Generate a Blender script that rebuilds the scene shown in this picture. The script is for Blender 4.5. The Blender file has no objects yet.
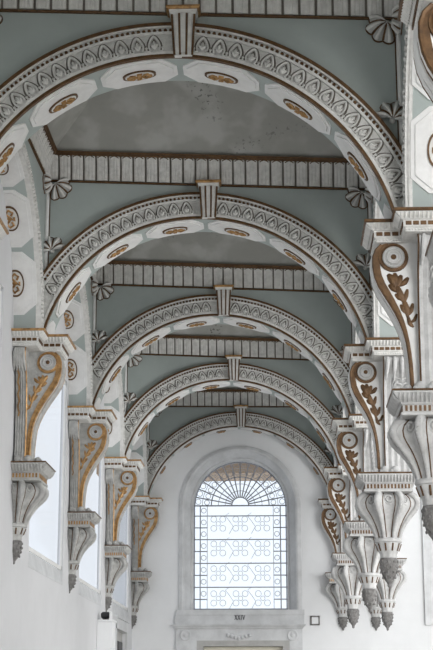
import bpy, bmesh, math, random
from mathutils import Vector, Matrix
random.seed(7)
PI = math.pi
sin, cos = math.sin, math.cos
C = bpy.context.scene.collection
scn = bpy.context.scene

# ------------------------------------------------------------------ camera
PITCH, YAW = 0.248721844, 0.0439604189
cd = bpy.data.cameras.new('camera')
cam = bpy.data.objects.new('camera', cd)
C.objects.link(cam)
cam.location = (0, 0, 1.6)
cam.rotation_euler = (PI / 2 + PITCH, 0, YAW)
cd.sensor_fit = 'VERTICAL'
cd.sensor_height = 24.0
cd.lens = 24.0 * 1500.0 / 650.0
cd.clip_end = 200
scn.camera = cam

# ------------------------------------------------------------------ world
w = bpy.data.worlds.new('overcast_sky')
scn.world = w
w.use_nodes = True
bg = w.node_tree.nodes['Background']
bg.inputs['Color'].default_value = (0.89, 0.935, 1.0, 1)
bg.inputs['Strength'].default_value = 1.25

# ------------------------------------------------------------------ large lights
def area(name, loc, rot, sx, sy, power, col=(1, 1, 1)):
    l = bpy.data.lights.new(name, 'AREA')
    l.shape = 'RECTANGLE'
    l.size, l.size_y = sx, sy
    l.energy = power
    l.color = col
    o = bpy.data.objects.new(name, l)
    C.objects.link(o)
    o.location = loc
    o.rotation_euler = rot
    return o
# unseen area lamp added to fill in light from the open nave
area('nave_side_fill', (8.5, 19, 3.4), (0, PI / 2, 0), 4.5, 20, 80, (1.0, 0.99, 0.975))
# added lamp right of the camera, brightening bracket flanks and right-hand spandrels
area('nave_front_fill', (6.0, -4.5, 5.0), (PI / 2, 0, math.radians(14)), 6.0, 4.5, 1350, (1.0, 0.99, 0.98))
# added lamp halfway down the nave, brightening the end wall and far bays
area('nave_mid_fill', (7.2, 11.0, 5.2), (PI / 2, 0, math.radians(-6)), 5.0, 4.5, 520, (1.0, 0.995, 0.99))

# added lamp farther down the nave, lifting the right of the end wall
area('nave_far_fill', (7.2, 19.5, 4.8), (PI / 2, 0, math.radians(24)), 4.0, 4.5, 430, (1.0, 0.995, 0.99))
# weak added lamp behind the camera, lighting the faces turned towards it
area('aisle_rear_fill', (-0.9, -5.6, 2.6), (PI / 2, 0, 0), 3.4, 3.0, 60, (1.0, 0.985, 0.96))

scn.view_settings.view_transform = 'Standard'
scn.view_settings.look = 'None'
scn.view_settings.exposure = 0.15
scn.view_settings.gamma = 1.0
scn.view_settings.use_curve_mapping = False

# ------------------------------------------------------------------ materials
def mat(name, col, rough=0.7, metal=0.0, var=0.0, vscale=6.0, col2=None, bump=0.0, bscale=30.0, spec=0.4):
    m = bpy.data.materials.new(name)
    m.use_nodes = True
    nt = m.node_tree
    b = nt.nodes['Principled BSDF']
    b.inputs['Roughness'].default_value = rough
    b.inputs['Metallic'].default_value = metal
    b.inputs['Specular IOR Level'].default_value = spec
    b.inputs['Base Color'].default_value = (*col, 1)
    geo = nt.nodes.new('ShaderNodeNewGeometry')
    if var > 0 or col2:
        n = nt.nodes.new('ShaderNodeTexNoise')
        n.inputs['Scale'].default_value = vscale
        n.inputs['Detail'].default_value = 6
        n.inputs['Roughness'].default_value = 0.65
        nt.links.new(geo.outputs['Position'], n.inputs['Vector'])
        r = nt.nodes.new('ShaderNodeValToRGB')
        r.color_ramp.elements[0].position = 0.32
        r.color_ramp.elements[1].position = 0.62
        c2 = col2 or tuple(max(0, c * (1 - var)) for c in col)
        r.color_ramp.elements[0].color = (*c2, 1)
        r.color_ramp.elements[1].color = (*col, 1)
        nt.links.new(n.outputs['Fac'], r.inputs['Fac'])
        nt.links.new(r.outputs['Color'], b.inputs['Base Color'])
    if bump > 0:
        n2 = nt.nodes.new('ShaderNodeTexNoise')
        n2.inputs['Scale'].default_value = bscale
        n2.inputs['Detail'].default_value = 4
        nt.links.new(geo.outputs['Position'], n2.inputs['Vector'])
        bp = nt.nodes.new('ShaderNodeBump')
        bp.inputs['Strength'].default_value = bump
        bp.inputs['Distance'].default_value = 0.02
        nt.links.new(n2.outputs['Fac'], bp.inputs['Height'])
        nt.links.new(bp.outputs['Normal'], b.inputs['Normal'])
    return m

M = {}
M['plaster'] = mat('white_plaster', (0.80, 0.81, 0.82), 0.85, var=0.05, vscale=1.6, bump=0.05, bscale=14)
M['dimmed_plaster'] = mat('dimmed_white_plaster', (0.68, 0.685, 0.70), 0.9, var=0.05, vscale=1.6, bump=0.05, bscale=14)  # plaster copy darkened to hold down the light on the left wall
M['white'] = mat('white_paint', (0.80, 0.80, 0.79), 0.6, var=0.10, vscale=9)
M['teal'] = mat('grey_green_paint', (0.41, 0.46, 0.445), 0.75, var=0.10, vscale=2.0)
M['carved'] = mat('carved_stone', (0.75, 0.745, 0.72), 0.7, var=0.20, vscale=14, bump=0.15, bscale=60)
M['stone'] = mat('weathered_grey_stone', (0.50, 0.50, 0.485), 0.75, var=0.34, vscale=11, bump=0.2, bscale=50)
M['grey'] = mat('grey_painted_stone', (0.58, 0.58, 0.575), 0.7, var=0.26, vscale=11, bump=0.15, bscale=50)
M['groove'] = mat('dark_groove_stone', (0.19, 0.175, 0.15), 0.8, var=0.3, vscale=20)  # dark tone for palmette outlines, side-arch ground and flute gaps
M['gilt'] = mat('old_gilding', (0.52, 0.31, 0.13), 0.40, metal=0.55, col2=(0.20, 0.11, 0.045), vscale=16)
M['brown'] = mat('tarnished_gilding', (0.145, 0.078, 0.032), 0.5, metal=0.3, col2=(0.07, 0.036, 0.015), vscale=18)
M['finial'] = mat('dark_grey_stone', (0.24, 0.235, 0.23), 0.8, col2=(0.12, 0.115, 0.11), vscale=25, bump=0.4, bscale=60)
M['marble'] = mat('grey_marble', (0.66, 0.67, 0.68), 0.5, var=0.22, vscale=3.0)
M['iron'] = mat('grille_iron', (0.27, 0.28, 0.31), 0.6)
M['floor'] = mat('pale_floor_stone', (0.50, 0.48, 0.45), 0.6, var=0.15, vscale=1.5)
M['doorwood'] = mat('grey_door_wood', (0.46, 0.455, 0.44), 0.6, var=0.2, vscale=5)
M['dark'] = mat('dark_metal', (0.02, 0.02, 0.022), 0.4)
M['cream'] = mat('cream_paint', (0.78, 0.74, 0.62), 0.7)
M['tan'] = mat('tan_render', (0.42, 0.30, 0.20), 0.8, var=0.2)
M['ink'] = mat('dark_lettering', (0.10, 0.10, 0.11), 0.7)

def ceiling_mat():
    m = mat('stained_ceiling_plaster', (0.43, 0.43, 0.40), 0.85, var=0.16, vscale=1.1)
    nt = m.node_tree
    b = nt.nodes['Principled BSDF']
    src = b.inputs['Base Color'].links[0].from_socket
    geo = nt.nodes.new('ShaderNodeNewGeometry')
    def ramped(scale, p0, p1, det):
        n = nt.nodes.new('ShaderNodeTexNoise')
        n.inputs['Scale'].default_value = scale
        n.inputs['Detail'].default_value = det
        nt.links.new(geo.outputs['Position'], n.inputs['Vector'])
        r = nt.nodes.new('ShaderNodeMapRange')
        r.inputs['From Min'].default_value = p0
        r.inputs['From Max'].default_value = p1
        nt.links.new(n.outputs['Fac'], r.inputs['Value'])
        return r.outputs['Result']
    blot = ramped(2.2, 0.50, 0.62, 3)
    speck = ramped(24, 0.585, 0.64, 4)
    zone = ramped(0.95, 0.60, 0.68, 2)
    mul = nt.nodes.new('ShaderNodeMath'); mul.operation = 'MULTIPLY'
    nt.links.new(speck, mul.inputs[0]); nt.links.new(zone, mul.inputs[1])
    m1 = nt.nodes.new('ShaderNodeMix'); m1.data_type = 'RGBA'
    m1.inputs['B'].default_value = (0.55, 0.56, 0.54, 1)
    sc = nt.nodes.new('ShaderNodeMath'); sc.operation = 'MULTIPLY'; sc.inputs[1].default_value = 0.6
    nt.links.new(blot, sc.inputs[0])
    nt.links.new(sc.outputs[0], m1.inputs['Factor'])
    nt.links.new(src, m1.inputs['A'])
    m2 = nt.nodes.new('ShaderNodeMix'); m2.data_type = 'RGBA'
    m2.inputs['B'].default_value = (0.08, 0.08, 0.075, 1)
    nt.links.new(mul.outputs[0], m2.inputs['Factor'])
    nt.links.new(m1.outputs['Result'], m2.inputs['A'])
    nt.links.new(m2.outputs['Result'], b.inputs['Base Color'])
    return m
M['ceiling'] = ceiling_mat()

def glass_mat(name='window_glass', tint=(0.93, 0.95, 0.97)):
    m = bpy.data.materials.new(name)
    m.use_nodes = True
    nt = m.node_tree
    nt.nodes.remove(nt.nodes['Principled BSDF'])
    out = nt.nodes['Material Output']
    t = nt.nodes.new('ShaderNodeBsdfTransparent')
    t.inputs['Color'].default_value = (*tint, 1)
    g = nt.nodes.new('ShaderNodeBsdfGlossy')
    g.inputs['Roughness'].default_value = 0.1
    mx = nt.nodes.new('ShaderNodeMixShader')
    mx.inputs['Fac'].default_value = 0.06
    nt.links.new(t.outputs[0], mx.inputs[1]); nt.links.new(g.outputs[0], mx.inputs[2])
    nt.links.new(mx.outputs[0], out.inputs['Surface'])
    return m
M['glass'] = glass_mat()
M['frosted'] = glass_mat('tinted_window_glass', (0.84, 0.845, 0.85))

# ------------------------------------------------------------------ mesh helpers
class MB:
    def __init__(self):
        self.v, self.f = [], []
    def quadgrid(self, rows, closed_u=False, closed_v=False, fn=None):
        """rows: list of equally long lists of points"""
        b = len(self.v); n = len(rows[0]); m = len(rows)
        for r in rows:
            for p in r:
                self.v.append(fn(p) if fn else p)
        for i in range(m if closed_v else m - 1):
            for j in range(n if closed_u else n - 1):
                i2, j2 = (i + 1) % m, (j + 1) % n
                self.f.append((b + i * n + j, b + i * n + j2, b + i2 * n + j2, b + i2 * n + j))
        return b
    def prism(self, pts0, pts1, fn=None):
        """solid between two matching polygons"""
        b = len(self.v); n = len(pts0)
        for p in list(pts0) + list(pts1):
            self.v.append(fn(p) if fn else p)
        self.f.append(tuple(range(b, b + n)))
        self.f.append(tuple(range(b + 2 * n - 1, b + n - 1, -1)))
        for i in range(n):
            j = (i + 1) % n
            self.f.append((b + i, b + j, b + n + j, b + n + i))
    def box(self, lo, hi, fn=None):
        (x0, y0, z0), (x1, y1, z1) = lo, hi
        self.prism([(x0, y0, z0), (x1, y0, z0), (x1, y1, z0), (x0, y1, z0)],
                   [(x0, y0, z1), (x1, y0, z1), (x1, y1, z1), (x0, y1, z1)], fn)
    def tube(self, pts, r, sides=6, fn=None, closed=False, twist=0.0):
        pts = [Vector(p) for p in pts]; n = len(pts); rows = []
        up = None
        for i, p in enumerate(pts):
            a = pts[(i - 1) % n] if (closed or i > 0) else p
            c = pts[(i + 1) % n] if (closed or i < n - 1) else p
            t = (c - a)
            if t.length < 1e-9: t = Vector((0, 0, 1))
            t.normalize()
            if up is None:
                up = Vector((0, 0, 1)) if abs(t.z) < 0.9 else Vector((0, 1, 0))
                up = (up - t * up.dot(t)).normalized()
            else:
                up = (up - t * up.dot(t))
                up = up.normalized() if up.length > 1e-6 else t.orthogonal().normalized()
            s = t.cross(up)
            rr = r(i / (n - 1)) if callable(r) else r
            rows.append([p + (up * cos(2 * PI * k / sides + twist * i) + s * sin(2 * PI * k / sides + twist * i)) * rr for k in range(sides)])
        b = self.quadgrid(rows, closed_u=True, closed_v=closed, fn=fn)
        if not closed:
            self.f.append(tuple(range(b + sides - 1, b - 1, -1)))
            e = b + (n - 1) * sides
            self.f.append(tuple(range(e, e + sides)))
    def lathe(self, prof, c, segs=20, axis='z', fn=None, mod=None):
        """prof: (radius, height) list, about an axis through c"""
        rows = []
        for (r, h) in prof:
            row = []
            for k in range(segs):
                t = 2 * PI * k / segs
                rr = r * (mod(t, h) if mod else 1)
                if axis == 'z': row.append((c[0] + rr * cos(t), c[1] + rr * sin(t), c[2] + h))
                elif axis == 'y': row.append((c[0] + rr * cos(t), c[1] + h, c[2] + rr * sin(t)))
                else: row.append((c[0] + h, c[1] + rr * cos(t), c[2] + rr * sin(t)))
            rows.append(row)
        b = self.quadgrid(rows, closed_u=True, fn=fn)
        self.f.append(tuple(range(b + segs - 1, b - 1, -1)))
        e = b + (len(prof) - 1) * segs
        self.f.append(tuple(range(e, e + segs)))
    def ball(self, c, r, fn=None, n=6, m=4, sy=1.0):
        self.lathe([(max(1e-4, r * sin(PI * i / m)), -r * cos(PI * i / m) * sy) for i in range(m + 1)], c, n, 'z', fn)
    def build(self, name, material, parent=None, clip=(), smooth=None, bevel=0.0):
        me = bpy.data.meshes.new(name)
        off = Vector(parent['_base']) if parent is not None and '_base' in parent else Vector((0, 0, 0))
        me.from_pydata([tuple(Vector(v) - off) for v in self.v], [], self.f)
        bm = bmesh.new(); bm.from_mesh(me)
        for (co, no) in clip:       # keep the side the normal points away from
            bmesh.ops.bisect_plane(bm, geom=bm.verts[:] + bm.edges[:] + bm.faces[:], plane_co=Vector(co) - off, plane_no=no, clear_outer=True)
        if len(bm.verts) == 0:
            bm.free(); bpy.data.meshes.remove(me); return None
        bmesh.ops.recalc_face_normals(bm, faces=bm.faces[:])
        bm.to_mesh(me); bm.free()
        me.materials.append(material)
        o = bpy.data.objects.new(name, me)
        C.objects.link(o)
        if parent is not None:
            o.parent = parent
            o['_base'] = tuple(off) if off.length else (0.0, 0.0, 0.0)
        if smooth is not None:
            for p in me.polygons: p.use_smooth = True
            try: me.set_sharp_from_angle(angle=math.radians(smooth))
            except Exception: pass
        if bevel:
            md = o.modifiers.new('bevel', 'BEVEL'); md.width = bevel; md.segments = 2; md.limit_method = 'ANGLE'
        return o

def thing(name, label, cat, loc, group=None):
    o = bpy.data.objects.new(name, None)
    C.objects.link(o)
    o.location = loc
    o['label'] = label; o['category'] = cat; o['_base'] = tuple(loc)
    if group: o['group'] = group
    return o
def tag(o, label, cat, group=None):
    o['label'] = label; o['category'] = cat
    if group: o['group'] = group
    return o
def struct(o):
    o['kind'] = 'structure'
    return o

def offset_poly(poly, d):
    """outward offset of a CCW polygon with mitred corners"""
    n = len(poly); out = []
    for i in range(n):
        p0, p1, p2 = Vector(poly[i - 1]), Vector(poly[i]), Vector(poly[(i + 1) % n])
        e1, e2 = (p1 - p0).normalized(), (p2 - p1).normalized()
        n1, n2 = Vector((e1.y, -e1.x)), Vector((e2.y, -e2.x))
        m = n1 + n2
        out.append(p1 + m * (d / max(0.2, (1 + n1.dot(n2)))))
    return out
def sweep_poly(mb, poly, prof, fn=None):
    """prof (offset, z) from bottom to top, closed with caps"""
    rows = [[(p.x, p.y, z) for p in offset_poly(poly, o)] for (o, z) in prof]
    b = mb.quadgrid(rows, closed_u=True, fn=fn); n = len(poly)
    mb.f.append(tuple(range(b + n - 1, b - 1, -1)))
    e = b + (len(prof) - 1) * n
    mb.f.append(tuple(range(e, e + n)))
def along(poly, off, step, inset=0.0):
    pl = offset_poly(poly, off); n = len(pl)
    for i in range(n):
        a, b = pl[i], pl[(i + 1) % n]
        L = (b - a).length - 2 * inset
        if L <= step * 0.5: continue
        t = (b - a).normalized(); nn = Vector((t.y, -t.x))
        k = max(1, int(round(L / step)))
        for j in range(k):
            yield a + t * (inset + L * (j + 0.5) / k), t, nn, L / k

# ------------------------------------------------------------------ measures (metres)
BAY = 4.4
YK = [7.384 + BAY * k for k in range(6)]          # front of support k
XL, XR = -2.685, 1.055                              # the side faces of the bays
XW = -2.962                                        # left wall
XN = 1.56                                         # nave side of the arcade
XC = -0.85                                        # arch centre line
ZC = 5.13                                         # arch centre height
ENT = 5.56                                        # top of the entablatures
YE = 29.75                                        # end wall
ZTOP = 8.9
def slope(y):                                     # the old vault sags towards the arcade
    return 0.045 if y < 25.6 else 0.045 + (0.012 - 0.045) * min(1, (y - 25.6) / 3.8)
def sag(p):
    x, y, z = p
    return (x, y, z - slope(y) * (max(-2.7, min(x, 1.2)) - XC))
ORD = ['nearest', 'second', 'third', 'fourth', 'fifth']
# ------------------------------------------------------------------ the room shell
mb = MB(); mb.box((-3.45, -6, -0.2), (12, YE + 0.6, 0)); struct(mb.build('floor', M['floor']))

# left wall with rectangular windows
WIN = [(YK[k] + 1.30, YK[k] + (4.07 if k > 1 else 3.6)) for k in (0, 1, 2, 3, 4)]
WT = -3.04
WZ0, WZ1 = 3.17, 5.95
DOOR = (26.75, 28.45, 2.98)
mb = MB()
ys = [-6.0]
for a, b in WIN: ys += [a, b]
ys.append(YE)
for i in range(len(ys) - 1):
    if i % 2 == 0:
        mb.box((WT, ys[i], 0), (XW, ys[i + 1], ZTOP))
    else:
        last = i == len(ys) - 2 - 0 - 1 and False
        mb.box((WT, ys[i], WZ1), (XW, ys[i + 1], ZTOP))
        if abs(ys[i] - WIN[4][0]) < 1e-6:
            mb.box((WT, ys[i], DOOR[2] + 0.1), (XW, ys[i + 1], WZ0))
            mb.box((WT, ys[i], 0), (XW, DOOR[0], DOOR[2] + 0.1))
            mb.box((-3.45, DOOR[1], 0), (XW, ys[i + 1], DOOR[2] + 0.1))
        else:
            mb.box((WT, ys[i], 0), (XW, ys[i + 1], WZ0))
struct(mb.build('wall_left', M['dimmed_plaster']))
for n, (a, b) in enumerate(WIN):
    mb = MB()      # wooden frame set back in the reveal
    x0, x1 = -3.0, -2.982
    for (ya, yb, za, zb) in ((a, a + 0.03, WZ0 + 0.20, WZ1), (b - 0.03, b, WZ0 + 0.20, WZ1), (a, b, WZ1 - 0.04, WZ1), (a, b, WZ0 + 0.20, WZ0 + 0.25)):
        mb.box((x0, ya, za), (x1, yb, zb))
    fr = struct(mb.build('window_%d' % (n + 2), M['white']))
    mb = MB(); mb.box((-3.02, a + 0.02, WZ0 + 0.22), (-3.015, b - 0.02, WZ1 - 0.06)); mb.build('window_pane', M['frosted'], fr)
    mb = MB()      # sloping sill
    mb.prism([(XW - 0.002, a + 0.003, WZ0 + 0.003), (XW - 0.002, a + 0.003, WZ0 + 0.03), (-3.004, a + 0.003, WZ0 + 0.20), (-3.039, a + 0.003, WZ0 + 0.20), (-3.039, a + 0.003, WZ0 + 0.003)],
             [(XW - 0.002, b - 0.003, WZ0 + 0.003), (XW - 0.002, b - 0.003, WZ0 + 0.03), (-3.004, b - 0.003, WZ0 + 0.20), (-3.039, b - 0.003, WZ0 + 0.20), (-3.039, b - 0.003, WZ0 + 0.003)])
    mb.build('window_sill', M['marble'], fr)

# end wall with the arched window and the doorway below it
WX, WR, WR2, WS, WB = -0.845, 0.93, 1.19, 5.45, 3.42
DX0, DX1, DZ = -1.56, -0.02, 2.72
mb = MB()
y0, y1 = YE, YE + 0.5
R2 = WR2
def xz(poly): mb.prism([(x, y0, z) for x, z in poly], [(x, y1, z) for x, z in poly])
xz([(-3.45, 0), (WX - R2, 0), (WX - R2, ZTOP), (-3.45, ZTOP)])
xz([(WX + R2, 0), (9.3, 0), (9.3, 10.1), (WX + R2, 10.1)])
N = 24
for i in range(N):
    a0, a1 = PI - PI * i / N, PI - PI * (i + 1) / N
    p0, p1 = (WX + R2 * cos(a0), WS + R2 * sin(a0)), (WX + R2 * cos(a1), WS + R2 * sin(a1))
    xz([p0, p1, (p1[0], ZTOP), (p0[0], ZTOP)])
xz([(WX - R2, DZ), (WX + R2, DZ), (WX + R2, WB), (WX - R2, WB)])
xz([(WX - R2, 0), (DX0, 0), (DX0, DZ), (WX - R2, DZ)])
xz([(DX1, 0), (WX + R2, 0), (WX + R2, DZ), (DX1, DZ)])
struct(mb.build('wall_end', M['plaster']))
# back wall behind the camera and the nave-side wall above it
mb = MB(); mb.box((-3.45, -6.3, 0), (12, -6.0, ZTOP)); struct(mb.build('wall_back', M['plaster']))
mb = MB(); mb.box((-3.6, -6.3, ZTOP), (XN + 0.1, YE + 0.5, ZTOP + 0.2)); struct(mb.build('ceiling', M['plaster']))

# the far side and the roof of the nave, beyond the right edge of the picture
mb = MB(); mb.box((9.0, -6, 0), (9.3, YE + 0.5, 10.0)); struct(mb.build('wall_right', M['plaster']))
mb = MB(); mb.box((XN + 0.1, -6.3, 10.0), (9.3, YE + 0.5, 10.2)); mb.box((XN + 0.1, -6.3, ZTOP), (XN + 0.3, YE + 0.5, 10.0)); struct(mb.build('ceiling', M['plaster']))

# ------------------------------------------------------------------ arch toolkit
EX, EZ = 1.093, 0.985          # the side arches are slightly depressed ellipses
class ArchMap:
    """(theta, r, d) -> world. theta 0 at +axis end, pi/2 at the crown; d grows away from the seen face"""
    def __init__(self, kind, c, base, sgn=1):
        self.kind, self.c, self.base, self.sgn = kind, c, base, sgn
    def __call__(self, p):
        t, r, d = p
        if self.kind == 'x':
            return sag((self.c[0] + r * cos(t), self.base + d, self.c[1] + r * sin(t)))
        return sag((self.base + self.sgn * d, self.c[0] + EX * r * cos(t), self.c[1] + EZ * r * sin(t)))

def ring(mb, mp, r0, r1, d0, d1, tmin0, tmin1, n=64):
    """solid ring section; tmin per radius"""
    rows = []
    if not isinstance(tmin0, tuple): tmin0 = (tmin0, tmin0)
    if not isinstance(tmin1, tuple): tmin1 = (tmin1, tmin1)
    for i in range(n + 1):
        f = i / n
        ta = tmin0[0] + (PI - tmin0[0] - tmin0[1]) * f
        tb = tmin1[0] + (PI - tmin1[0] - tmin1[1]) * f
        rows.append([(ta, r0, d0), (tb, r1, d0), (tb, r1, d1), (ta, r0, d1)])
    b = mb.quadgrid(rows, closed_u=True, fn=mp)
    mb.f.append((b, b + 1, b + 2, b + 3)); e = b + n * 4
    mb.f.append((e + 3, e + 2, e + 1, e))
def plate(mb, mp, cols, r_base, r_top):
    """curved plate on a soffit. cols: (theta, dlo, dhi)"""
    rows = [[(t, r_base, a), (t, r_top, a), (t, r_top, b), (t, r_base, b)] for (t, a, b) in cols]
    s = mb.quadgrid(rows, closed_u=True, fn=mp)
    mb.f.append((s, s + 1, s + 2, s + 3)); e = s + (len(rows) - 1) * 4
    mb.f.append((e + 3, e + 2, e + 1, e))
def octcols(tc, half, dc, hw, cut_t, cut_d, n=8):
    """octagon, elongated along the arc"""
    ts = sorted(set([tc - half, tc - half + cut_t, tc + half - cut_t, tc + half] + [tc - half + 2 * half * i / n for i in range(n + 1)]))
    out = []
    for t in ts:
        e = half - abs(t - tc)
        k = min(1.0, e / cut_t) if cut_t > 0 else 1
        h = hw - cut_d * (1 - k)
        out.append((t, dc - h, dc + h))
    return out

def tmin_of(r, halfw):
    return math.acos(min(1.0, halfw / r)) if r > halfw else 0.0

def soffit_panels(root, mp, r, dc, hw, bands, clip=(), med=(0.115, 0.075)):
    for i in range(len(bands) - 1):
        t0, t1 = bands[i], bands[i + 1]
        tc, half = (t0 + t1) / 2, (t1 - t0) / 2 - 0.026 / r
        m_ = MB()
        ct = 0.125 / r
        plate(m_, mp, octcols(tc, half, dc, hw - 0.008, ct, (hw) * 0.60), r + 0.004, r - 0.014)
        pn = m_.build('panel', M['white'], root, clip)
        if pn is None: continue
        m_ = MB()
        plate(m_, mp, octcols(tc, half - 0.035 / r, dc, hw - 0.045, ct * 0.9, hw * 0.55), r - 0.013, r - 0.026)
        m_.build('raised_field', M['white'], pn, clip)
        m_ = MB()
        def oval(k_, nn=14):
            return [(tc + k_ * med[0] / r * math.sin(-PI / 2 + PI * q / nn), dc - k_ * med[1] * max(0.12, cos(-PI / 2 + PI * q / nn)) ** 0.8, dc + k_ * med[1] * max(0.12, cos(-PI / 2 + PI * q / nn)) ** 0.8) for q in range(nn + 1)]
        plate(m_, mp, oval(1.0), r - 0.025, r - 0.038)
        md = m_.build('medallion', M['brown'], root, clip)
        if md is None: continue
        m_ = MB(); plate(m_, mp, oval(0.86), r - 0.037, r - 0.0405); m_.build('medallion_field', M['carved'], md, clip)
        m_ = MB()     # leaf relief on the medallion
        def loc(p): return mp((tc + p[0] / r, r - 0.0405 - p[2], dc + p[1]))
        a, b = med[0], med[1]
        m_.lathe([(0.026, 0), (0.026, 0.006), (0.012, 0.012)], (0, 0, 0), 8, 'z', loc)
        for sx in (-1, 1):
            m_.tube([(sx * 0.02, 0, 0.004), (sx * a * 0.4, b * 0.35, 0.008), (sx * a * 0.7, b * 0.05, 0.006), (sx * a * 0.5, -b * 0.4, 0.006), (sx * a * 0.25, -b * 0.2, 0.004)], 0.014, 5, loc)
            m_.tube([(0, sx * 0.02, 0.004), (sx * 0.02, sx * b * 0.55, 0.006), (sx * -0.02, sx * b * 0.5, 0.005)], 0.013, 5, loc)
            m_.lathe([(0.014, 0), (0.014, 0.006), (0.006, 0.01)], (sx * a * 0.68, 0, 0), 6, 'z', loc)
        m_.build('leaf_relief', M['gilt'], md, clip)

def loop_pts(sx, sz, w_):
    out = []
    for i in range(15):
        t = -1 + 2 * i / 14
        u = sx * math.copysign(min(1, abs(t) * 1.5) ** 0.75, t) if abs(t) < 0.667 else sx * math.copysign(1 - 0.25 * ((abs(t) - 0.667) / 0.333) ** 2, t)
        v = -0.05 + sz * (1 - min(1, abs(t)) ** 1.25)
        out.append((u, v, w_))
    return out
def palmette(mb, fn):
    mb.tube(loop_pts(0.042, 0.094, 0.008), 0.0075, 5, fn)
    for a in (-0.8, 0, 0.8):
        L = 0.042 if a == 0 else 0.034
        b = (sin(a), cos(a))
        mb.tube([(b[0] * L * q, -0.036 + b[1] * L * q * 1.2, 0.003 + 0.010 * sin(PI * q)) for q in (0, .3, .6, .85, 1)], lambda f: 0.003 + 0.009 * sin(PI * min(1, f * 0.9 + 0.1)), 5, fn)
    for sx in (-1, 1):
        mb.tube([(sx * 0.036, -0.048, 0.006), (sx * 0.054, -0.052, 0.007), (sx * 0.062, -0.038, 0.007), (sx * 0.054, -0.026, 0.005)], 0.006, 4, fn)
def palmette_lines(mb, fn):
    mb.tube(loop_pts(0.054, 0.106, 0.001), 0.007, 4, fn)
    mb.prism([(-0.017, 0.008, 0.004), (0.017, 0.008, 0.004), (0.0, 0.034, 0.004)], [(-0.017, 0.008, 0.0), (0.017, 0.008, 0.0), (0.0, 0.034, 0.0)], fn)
    mb.tube([(-0.03, -0.02, 0.001), (-0.012, 0.0, 0.003), (0.0, -0.012, 0.004), (0.012, 0.0, 0.003), (0.03, -0.02, 0.001)], 0.004, 4, fn)

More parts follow.
